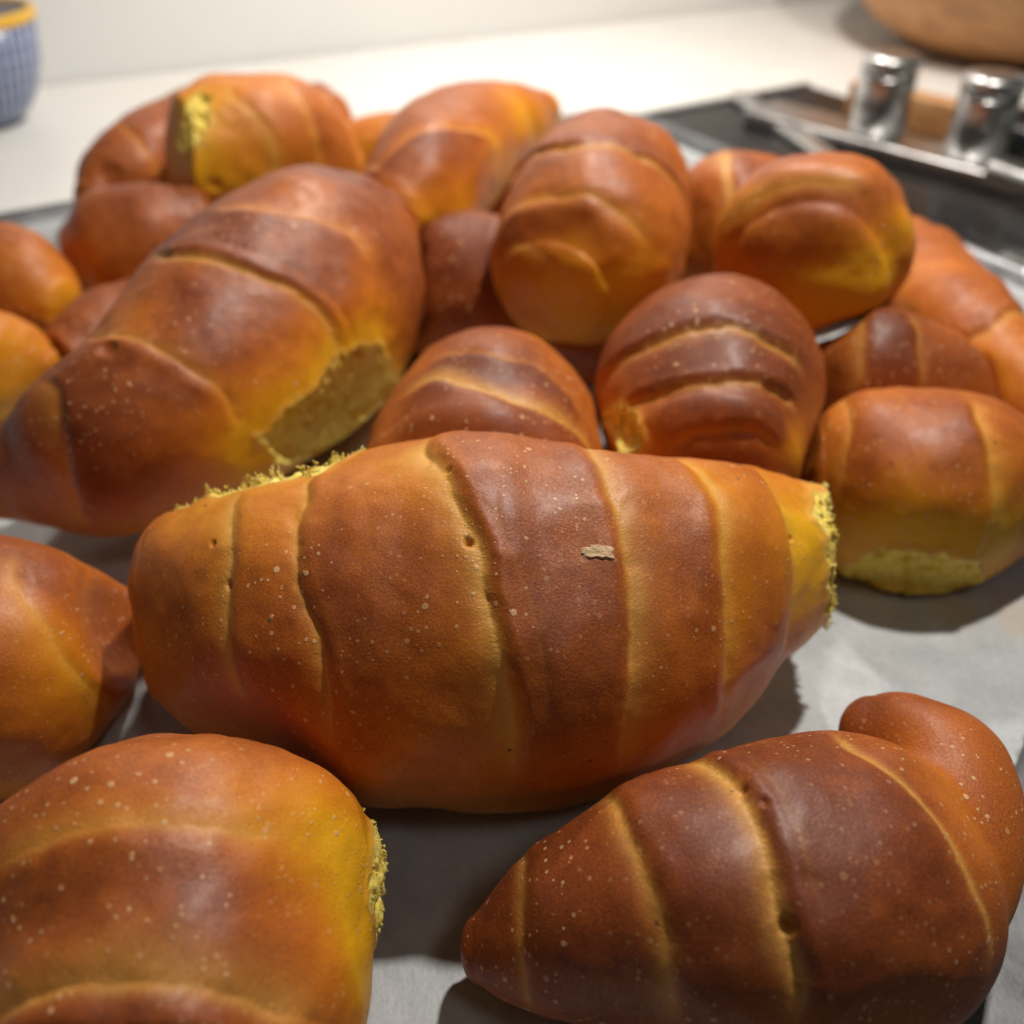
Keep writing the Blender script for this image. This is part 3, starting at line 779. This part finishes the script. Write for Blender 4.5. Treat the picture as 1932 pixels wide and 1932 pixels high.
roll("G", "light orange roll lying behind the leaning yellow tipped roll",
     [((640, 240), (650, 330), .028), ((705, 215), (705, 340), .029), ((820, 205), (820, 340), .029), ((950, 210), (950, 335), .029), ((1045, 222), (1045, 330), .028), ((1090, 250), (1085, 315), .026)],
     caps=(.4, .4), res=LOW, bake=.45, seed=20)
roll("J", "dark roll in shadow underneath the stubby upright roll",
     [((755, 440), (742, 640), .024), ((850, 405), (850, 690), .027), ((960, 425), (965, 715), .027), ((1080, 490), (1080, 740), .026), ((1185, 560), (1175, 730), .024)], caps=(.4, .4), res=LOW, bake=.85, seed=21)
roll("X", "shadowed brown roll filling the hollow between the leaning roll and the upright roll",
     [((880, 305), (880, 430), .026), ((950, 290), (950, 450), .028), ((1020, 310), (1020, 440), .027)], caps=(.5, .5), res=LOW, bake=.72, seed=25)  # extra roll added so the pale gap here looks dark
roll("U", "orange roll with a thick yellow seam, apart from the heap near the mug",
     [((-110, 430), (-100, 650), .028), ((0, 412), (0, 660), .029), ((70, 440), (65, 655), .028), ((122, 525), (115, 640), .025)], caps=(.4, .4), res=LOW, bake=.60, seed=22,
     seams=[dict(p=[(20, 590), (60, 600), (100, 612), (124, 600)], h=.8, g=.6, w=3, pale=.6)], spots=[(125, 560, 50, -.3)])
roll("V", "small bright amber roll in front of the orange roll with the yellow seam",
     [((-110, 570), (-100, 800), .026), ((0, 578), (0, 800), .026), ((60, 615), (55, 765), .024), ((98, 665), (90, 730), .022)], caps=(.4, .4), res=LOW, bake=.36, seed=23)
roll("W", "dull brown roll wedged deep beneath the long dark roll",
     [((120, 620), (135, 760), .018), ((180, 555), (205, 720), .020), ((260, 520), (290, 680), .021)], caps=(.4, .4), res=LOW, bake=.72, seed=24)
press_together()
ROOTS = finish_rolls()

# flake of dried dough on the large roll
def flake(root, x, y):
    R = ROLLS[0]; vx, vy = project(R['P1'])
    face = np.sum(R['N0'] * (CAM - R['P1']), 1) > 0
    i = int(np.argmin((vx - x) ** 2 + (vy - y) ** 2 + np.where(face, 0, 1e9)))
    c, n = R['P1'][i], R['N0'][i]
    e1 = np.array([1.0, 0, 0]) - n * n[0]; e1 /= np.linalg.norm(e1); e2 = np.cross(n, e1)
    nr, nt_ = 9, 40
    V = []; F = []
    for a in range(nr):
        f = a / (nr - 1)
        for b in range(nt_):
            th = 2 * math.pi * b / nt_
            q = np.array([[math.cos(th) * 1.3, math.sin(th) * 1.3, 5.5]])
            rr = 1.0 + 0.26 * float(vnoise(q, 1.4, 5)[0]) + 0.2 * float(vnoise(q, 4, 6)[0])
            X, Y = 0.0031 * f * rr * math.cos(th), 0.00135 * f * rr * math.sin(th) - 0.0006 * math.cos(th) * f
            V.append([X, Y, f])
    V = np.array(V)
    W = c + V[:, :1] * e1 + V[:, 1:2] * e2
    d = ((W[:, None, :] - R['P1'][None, np.argsort(np.linalg.norm(R['P1'] - c, axis=1))[:900]]) ** 2).sum(2)
    near = np.argsort(np.linalg.norm(R['P1'] - c, axis=1))[:900][np.argmin(d, 1)]
    hgt = ((R['P1'][near] - c) @ n)
    prof = np.where(V[:, 2] < .99, 0.00030 + 0.00012 * vnoise(W, 1500, 3), -0.0001)
    W = W + n * (hgt + prof)[:, None]
    for a in range(nr - 1):
        for b in range(nt_):
            b2 = (b + 1) % nt_
            F.append((a * nt_ + b, (a + 1) * nt_ + b, (a + 1) * nt_ + b2, a * nt_ + b2))
    m = simple_mat("dried_dough", (0.62, 0.42, 0.24), 0.8, noise=(1500, .25), bump=(2500, .6, .0002))
    mesh_obj("dough_flake", W, F, m, root, root.location)
flake(ROOTS["A"], 1130, 1040)

# ------------------------------------------------------------------ tray and parchment
TD = np.array([math.cos(math.radians(31)), math.sin(math.radians(31)), 0.0]); TP = np.array([TD[1], -TD[0], 0.0])
TL, _ = at_z(85, 405, 0.016)
CORNER = TL + TD * (0.062 - TL[0]) / TD[0]; CORNER[2] = 0
LEN, WID = 0.46, 0.62
def rrect(off, rad, n=8):
    """rounded outline of the tray, grown by off, as points (along -TD, along TP) from its corner"""
    pts = []
    x0, x1, y0, y1 = -off, LEN + off, -off, WID + off
    for cx, cy, a0 in ((x1 - rad, y0 + rad, -90), (x1 - rad, y1 - rad, 0), (x0 + rad, y1 - rad, 90), (x0 + rad, y0 + rad, 180)):
        for k in range(n + 1):
            a = math.radians(a0 + 90 * k / n)
            pts.append((cx + rad * math.cos(a), cy + rad * math.sin(a)))
    return pts
M_TRAY = simple_mat("grey_steel", (0.16, 0.16, 0.165), 0.42, 0.75, noise=(60, .25), bump=(900, .1, .0002))
def tray():
    prof = [(-0.02, 0.0008, .03), (-0.004, 0.0008, .03), (0.0, 0.0025, .03), (0.010, 0.0125, .034), (0.012, 0.0145, .035), (0.0145, 0.0155, .036), (0.017, 0.0145, .037), (0.0165, 0.0125, .037), (0.0135, 0.0125, .036), (0.003, 0.0018, .03), (-0.004, 0.0001, .03), (-0.02, 0.0001, .03)]
    V, F = [], []
    n = None
    for off, z, rad in prof:
        ring = rrect(off, rad); n = len(ring)
        for (x, y) in ring:
            p = CORNER - TD * x + TP * y; V.append([p[0], p[1], z])
    for k in range(len(prof) - 1):
        for i in range(n):
            F.append((k * n + i, k * n + (i + 1) % n, (k + 1) * n + (i + 1) % n, (k + 1) * n + i))
    F.append(tuple(range(n))[::-1]); F.append(tuple(range((len(prof) - 1) * n, len(prof) * n)))
    root = empty("baking_tray", CORNER)
    tag(root, "wide grey metal baking tray with a low raised rim, lined with parchment", "tray")
    mesh_obj("pan", V, F, M_TRAY, root, CORNER)
tray()

def paper():
    m, nt, b = new_mat("parchment")
    tc = N(nt, 'ShaderNodeTexCoord'); ob = tc.outputs['Object']
    n1 = noise_n(nt, ob, 90, 4, .6); n2 = noise_n(nt, ob, 700, 3, .6)
    r = ramp(nt, [(.3, (.37, .39, .40)), (.7, (.55, .57, .58))]); nt.links.new(math_n(nt, 'ADD', math_n(nt, 'MULTIPLY', n1, .65), math_n(nt, 'MULTIPLY', n2, .35)), r.inputs[0])
    st = N(nt, 'ShaderNodeAttribute', attribute_name='stain')
    nt.links.new(mix_c(nt, st.outputs['Fac'], r.outputs[0], (.50, .36, .20)), b.inputs['Base Color'])
    b.inputs['Roughness'].default_value = .48
    bp = N(nt, 'ShaderNodeBump', i_Strength=.55, i_Distance=.0005)
    nt.links.new(math_n(nt, 'ADD', noise_n(nt, ob, 160, 4), math_n(nt, 'MULTIPLY', n2, .5)), bp.inputs['Height']); nt.links.new(bp.outputs[0], b.inputs['Normal'])
    # sheet grid in tray directions
    nx, ny = 260, 300
    gx = np.linspace(0.004, LEN - 0.004, nx); gy = np.linspace(0.004, WID - 0.006, ny)
    X, Y = np.meshgrid(gx, gy, indexing='ij')
    P = CORNER[None, None] - TD * X[..., None] + TP * Y[..., None]
    P = P.reshape(-1, 3)
    z = 0.0022 + 0.0004 * vnoise(P, 30, 3) + 0.0007 * (1 - np.abs(vnoise(P, 18, 5))) ** 6
    # creases
    for (x0, y0), (x1, y1), hh, ww in (((300, 1335), (380, 1350), .0045, .0035), ((1560, 1235), (1690, 1300), .0006, .0012), ((1600, 1180), (1760, 1200), .0004, .003)):
        a, bq = at_z(x0, y0, 0)[0], at_z(x1, y1, 0)[0]; e = bq - a
        t = np.clip(((P - a) @ e) / (e @ e), 0, 1)
        q = np.linalg.norm((P - a - t[:, None] * e)[:, :2], axis=1)
        z = z + hh * np.exp(-(q / ww) ** 2)
    P[:, 2] = z
    e_in = np.minimum.reduce([X.ravel(), LEN - X.ravel(), Y.ravel(), WID - Y.ravel()])
    P[:, 2] += 0.012 * (1 - sstep(e_in, 0.003, 0.016))
    stain = np.zeros(len(P))
    for (x, y, rr) in ((1930, 1180, .010), (1800, 1165, .007)):
        c = at_z(x, y, 0)[0]
        stain = np.maximum(stain, .5 * (1 - sstep(np.linalg.norm((P - c)[:, :2], axis=1) * (1 + .5 * vnoise(P, 120, 9)), 0, rr * 1.3)))
    i = np.arange(nx - 1)[:, None] * ny; j = np.arange(ny - 1)[None]
    F = np.stack([i + j, i + j + 1, i + ny + j + 1, i + ny + j], 2).reshape(-1, 4)
    # the cut edge by the dark spiral roll
    c0 = at_z(1932, 1396, 0)[0]; c1 = at_z(1906, 1457, 0)[0]; dd = (c1 - c0) / np.linalg.norm(c1 - c0); nn = np.array([-dd[1], dd[0], 0])
    if nn[0] < 0: nn = -nn
    cen = P[F].mean(1)
    sdv = (P - c0) @ nn + .0012 * vnoise(P, 60, 11)
    near_ = P[:, 1] < 0.24
    keep = ~np.all((sdv[F] > 0) & near_[F], axis=1)
    P = P - nn * (np.maximum(sdv, 0) * near_)[:, None] * 0.999
    F = F[keep]
    used = np.unique(F); mp = np.zeros(len(P), int); mp[used] = np.arange(len(used))
    o = mesh_obj("parchment_sheet", P[used], mp[F], m, None, (P[:, 0].mean(), P[:, 1].mean(), 0))
    set_attr(o, 'stain', stain[used])
    mod = o.modifiers.new("thickness", 'SOLIDIFY'); mod.thickness = 0.00008
    tag(o, "greyish white parchment sheet lining the baking tray, lightly creased and stained", "parchment")
paper()

# ------------------------------------------------------------------ background things
def lathe(name, prof, n, mat, parent, org, base):
    V, F = [], []
    for (r, z) in prof:
        for k in range(n):
            a = 2 * math.pi * k / n
            V.append([base[0] + r * math.cos(a), base[1] + r * math.sin(a), base[2] + z])
    for i in range(len(prof) - 1):
        for k in range(n):
            F.append((i * n + k, i * n + (k + 1) % n, (i + 1) * n + (k + 1) % n, (i + 1) * n + k))
    F.append(tuple(range(n))[::-1]); F.append(tuple(range((len(prof) - 1) * n, len(prof) * n)))
    return mesh_obj(name, V, F, mat, parent, org)
def box_dir(name, c, d, ln, wd, z0, z1, mat, parent, org, bev=0.0):
    d = np.array([d[0], d[1], 0]) / math.hypot(d[0], d[1]); p = np.array([-d[1], d[0], 0])
    cs = [c - d * ln / 2 - p * wd / 2, c + d * ln / 2 - p * wd / 2, c + d * ln / 2 + p * wd / 2, c - d * ln / 2 + p * wd / 2]
    V, F = quad_slab(*cs, z0, z1)
    o = mesh_obj(name, V, F, mat, parent, org, smooth=False)
    if bev:
        mo = o.modifiers.new("bevel", 'BEVEL'); mo.width = bev; mo.segments = 3
    return o

# mug
def mug():
    m, nt, b = new_mat("striped_glaze")
    tc = N(nt, 'ShaderNodeTexCoord')
    gr = N(nt, 'ShaderNodeTexGradient', gradient_type='RADIAL'); nt.links.new(tc.outputs['Object'], gr.inputs[0])
    s = math_n(nt, 'FRACT', math_n(nt, 'MULTIPLY', gr.outputs['Fac'], 44.0))
    n = noise_n(nt, tc.outputs['Object'], 40, 2)
    line = maprange(nt, math_n(nt, 'ABSOLUTE', math_n(nt, 'SUBTRACT', s, math_n(nt, 'ADD', .4, math_n(nt, 'MULTIPLY', n, .2)))), .12, .22, 1, 0)
    sp = N(nt, 'ShaderNodeSeparateXYZ'); nt.links.new(tc.outputs['Object'], sp.inputs[0])
    hz = math_n(nt, 'FRACT', math_n(nt, 'MULTIPLY', sp.outputs['Z'], 110.0))
    hl = maprange(nt, math_n(nt, 'ABSOLUTE', math_n(nt, 'SUBTRACT', hz, .5)), .05, .10, .35, 0)
    grid = math_n(nt, 'MAXIMUM', math_n(nt, 'MULTIPLY', line, .75), hl)
    nt.links.new(mix_c(nt, grid, (.055, .085, .21), (.55, .60, .70)), b.inputs['Base Color'])
    b.inputs['Roughness'].default_value = .3
    yel = simple_mat("yellow_glaze", (.75, .42, .03), .3)
    dark = simple_mat("dark_glaze", (.03, .035, .06), .3)
    base = at_z(-22, 232, 0)[0]
    root = empty("mug", base)
    tag(root, "blue mug with thin white stripes and a yellow rim, on the white counter", "mug")
    lathe("body", [(.014, .0), (.020, .0015), (.029, .009), (.036, .020), (.0415, .036), (.045, .058)], 64, m, root, base, base)
    lathe("rim", [(.0448, .058), (.0462, .060), (.0464, .063), (.045, .065), (.0425, .065), (.0415, .062), (.0425, .0582)], 64, yel, root, base, base)
    lathe("inside", [(.0424, .0635), (.041, .050), (.034, .026), (.02, .012)], 64, dark, root, base, base)
mug()

M_BLACK = simple_mat("black_glass", (.012, .011, .011), .25, noise=(30, .3), spec=.22)
M_CHROME = simple_mat("polished_chrome", (.62, .61, .60), .34, 1.0, noise=(40, .06))
M_WOOD, nt, b = new_mat("oiled_wood")
tc = N(nt, 'ShaderNodeTexCoord'); mp = N(nt, 'ShaderNodeMapping'); mp.inputs['Scale'].default_value = (6, 40, 40); nt.links.new(tc.outputs['Object'], mp.inputs[0])
wn = noise_n(nt, mp.outputs[0], 2.0, 4, .6, .8)
wr = ramp(nt, [(.3, (.30, .125, .040)), (.55, (.44, .21, .075)), (.75, (.55, .29, .12))]); nt.links.new(wn, wr.inputs[0]); nt.links.new(wr.outputs[0], b.inputs['Base Color']); b.inputs['Roughness'].default_value = .5

# hob
def hob():
    c = at_z(1520, 160, 0.004)[0]; c[2] = 0
    e = CORNER + TD * 0.022
    d = -TD
    span = (c - e) @ TD
    root = empty("hob", (c - TD * span / 2 + TP * .27))
    tag(root, "black glass hob in the counter beside the baking tray", "hob")
    V, F = quad_slab(c, c + d * span, c + d * span + TP * .55, c + TP * .55, 0.0002, 0.0045)
    o = mesh_obj("glass_plate", V, F, M_BLACK, root, root.location, smooth=False)
    mo = o.modifiers.new("bevel", 'BEVEL'); mo.width = .001; mo.segments = 2
    # steel trim along its edges
    box_dir("trim", c - TD * span / 2 + TP * .003, TD, span, .006, .0047, .006, M_CHROME, root, root.location)
    return root
hob()

def shaker(x, y, label):
    b = np.array([x, y, 0.0132])
    root = empty("shaker", b)
    tag(root, label, "shaker", "chrome shakers on the trivet")
    lathe("body", [(.0140, 0), (.0155, .0015), (.0155, .030), (.0150, .031)], 40, M_CHROME, root, b, b)
    lathe("cap", [(.0145, .0315), (.0158, .0325), (.0158, .039), (.0146, .0408), (.006, .0412)], 40, M_CHROME, root, b, b)
shaker(.210, .564, "chrome shaker on the trivet in front of the bare counter")
shaker(.249, .520, "chrome shaker on the trivet beside the green herbs")
def trivet():
    ctr = np.array([.222, .548, 0.0046])
    root = empty("trivet", ctr)
    tag(root, "low chrome trivet with a wooden crosspiece lying on the black hob", "trivet")
    a, b = np.array([.157, .62, 0]), np.array([.285, .474, 0])
    box_dir("foot_rail", (a + b) / 2, b - a, .20, .034, .0048, .0130, M_CHROME, root, ctr, .002)
    a, b = np.array([.150, .665, 0]), np.array([.176, .535, 0])
    box_dir("foot_rail", (a + b) / 2, b - a, .135, .012, .0048, .0100, M_CHROME, root, ctr, .002)
    a, b = np.array([.24, .60, 0]), np.array([.285, .545, 0])
    box_dir("crosspiece", (a + b) / 2, b - a, .15, .014, .0048, .026, M_WOOD, root, ctr, .002)
trivet()
def wooden_bowl():
    base = np.array([.400, .835, 0.0])
    root = empty("wooden_bowl", base)
    tag(root, "large turned wooden bowl on the counter behind the shakers", "bowl")
    lathe("bowl", [(.055, .0005), (.075, .002), (.11, .022), (.145, .06), (.165, .105), (.172, .14), (.166, .141), (.158, .105), (.135, .062), (.10, .028), (.05, .015)], 80, M_WOOD, root, base, base)
wooden_bowl()

def rod(name, x0, y0, x1, y1, z, r, label, ext):
    a, b = at_z(x0, y0, z)[0], at_z(x1, y1, z)[0]
    d = b - a; d /= np.linalg.norm(d); b = b + d * ext
    p = np.cross(d, [0, 0, 1]); u = np.cross(p, d)
    V, F = [], []; n = 20
    prof = [(0, .4), (.0015, .85), (.004, 1.0)]; ln = np.linalg.norm(b - a)
    prof = prof + [(ln - .004, 1.0), (ln - .0015, .85), (ln, .4)]
    for (t, k) in prof:
        for i in range(n):
            an = 2 * math.pi * i / n
            V.append(a + d * t + (p * math.cos(an) + u * math.sin(an)) * r * k)
    for j in range(len(prof) - 1):
        for i in range(n): F.append((j * n + i, j * n + (i + 1) % n, (j + 1) * n + (i + 1) % n, (j + 1) * n + i))
    F.append(tuple(range(n))[::-1]); F.append(tuple(range((len(prof) - 1) * n, len(prof) * n)))
    return V, F, a
def pan_rack():
    blk = simple_mat("matt_black_metal", (.02, .02, .021), .45, .3, noise=(80, .3))
    a0 = at_z(1880, 330, 0.0045)[0]
    root = empty("pan_support", a0)
    tag(root, "black hob grate with bright chrome rails, beside the chrome legs", "grate")
    d = np.array([.55, -.83, 0]); d /= np.linalg.norm(d)
    c = at_z(1900, 300, 0.0045)[0] + d * .03
    box_dir("grate_block", c + np.array([.012, .004, 0]), d, .10, .05, .0048, .026, blk, root, a0, .004)
    for args in ((1862, 314, 1932, 340, .020),):
        V, F, a = rod("rail", *args[:4], args[4], .0042, '', .06)
        mesh_obj("rail", V, F, M_CHROME, root, a0)
pan_rack()
def rail2():
    V, F, a = rod("rail", 1878, 492, 1932, 522, .0105, .0050, '', .10)
    o = mesh_obj("oven_rail", V, F, M_CHROME, None, a)
    tag(o, "bright chrome rail lying along the hob edge by the smooth tan roll", "rail")
rail2()
def glass():
    m = simple_mat("pale_blue_glass", (.62, .76, .80), .08, noise=(20, .1))
    m.node_tree.nodes["Principled BSDF"].inputs['Transmission Weight'].default_value = .55
    base = np.array([.352, .600, 0.0048])
    root = empty("tumbler", base)
    tag(root, "pale blue glass tumbler standing behind the green herbs", "glass")
    lathe("bowl", [(.022, 0), (.026, .002), (.030, .05), (.033, .09), (.0315, .09), (.028, .05), (.023, .006), (.005, .005)], 48, m, root, base, base)
glass()
def herbs():
    rng = np.random.default_rng(5)
    base = np.array([.305, .535, 0.0048])
    g = simple_mat("herb_leaf", (.07, .16, .025), .5, noise=(200, .5))
    root = empty("herb_bunch", base)
    tag(root, "small bunch of green herbs lying between the tumbler and the chrome rails", "herbs")
    V, F = [], []
    for k in range(260):
        c = base + np.array([rng.normal(0, .014), rng.normal(0, .014), .004 + abs(rng.normal(0, .010))])
        d = rng.normal(0, 1, 3); d /= np.linalg.norm(d); s = np.cross(d, rng.normal(0, 1, 3)); s /= np.linalg.norm(s)
        l = .004 + .005 * rng.random(); b = len(V)
        up = np.cross(d, s) * l * .2
        V += [c - d * l, c + s * l * .5 + up, c + d * l, c - s * l * .5 + up]
        F += [(b, b + 1, b + 2), (b, b + 2, b + 3)]
    V = np.array(V); V[:, 2] = np.maximum(V[:, 2], .0052)
    o = mesh_obj("leaves", V, F, g, root, base, smooth=False); o['kind'] = 'stuff'
herbs()
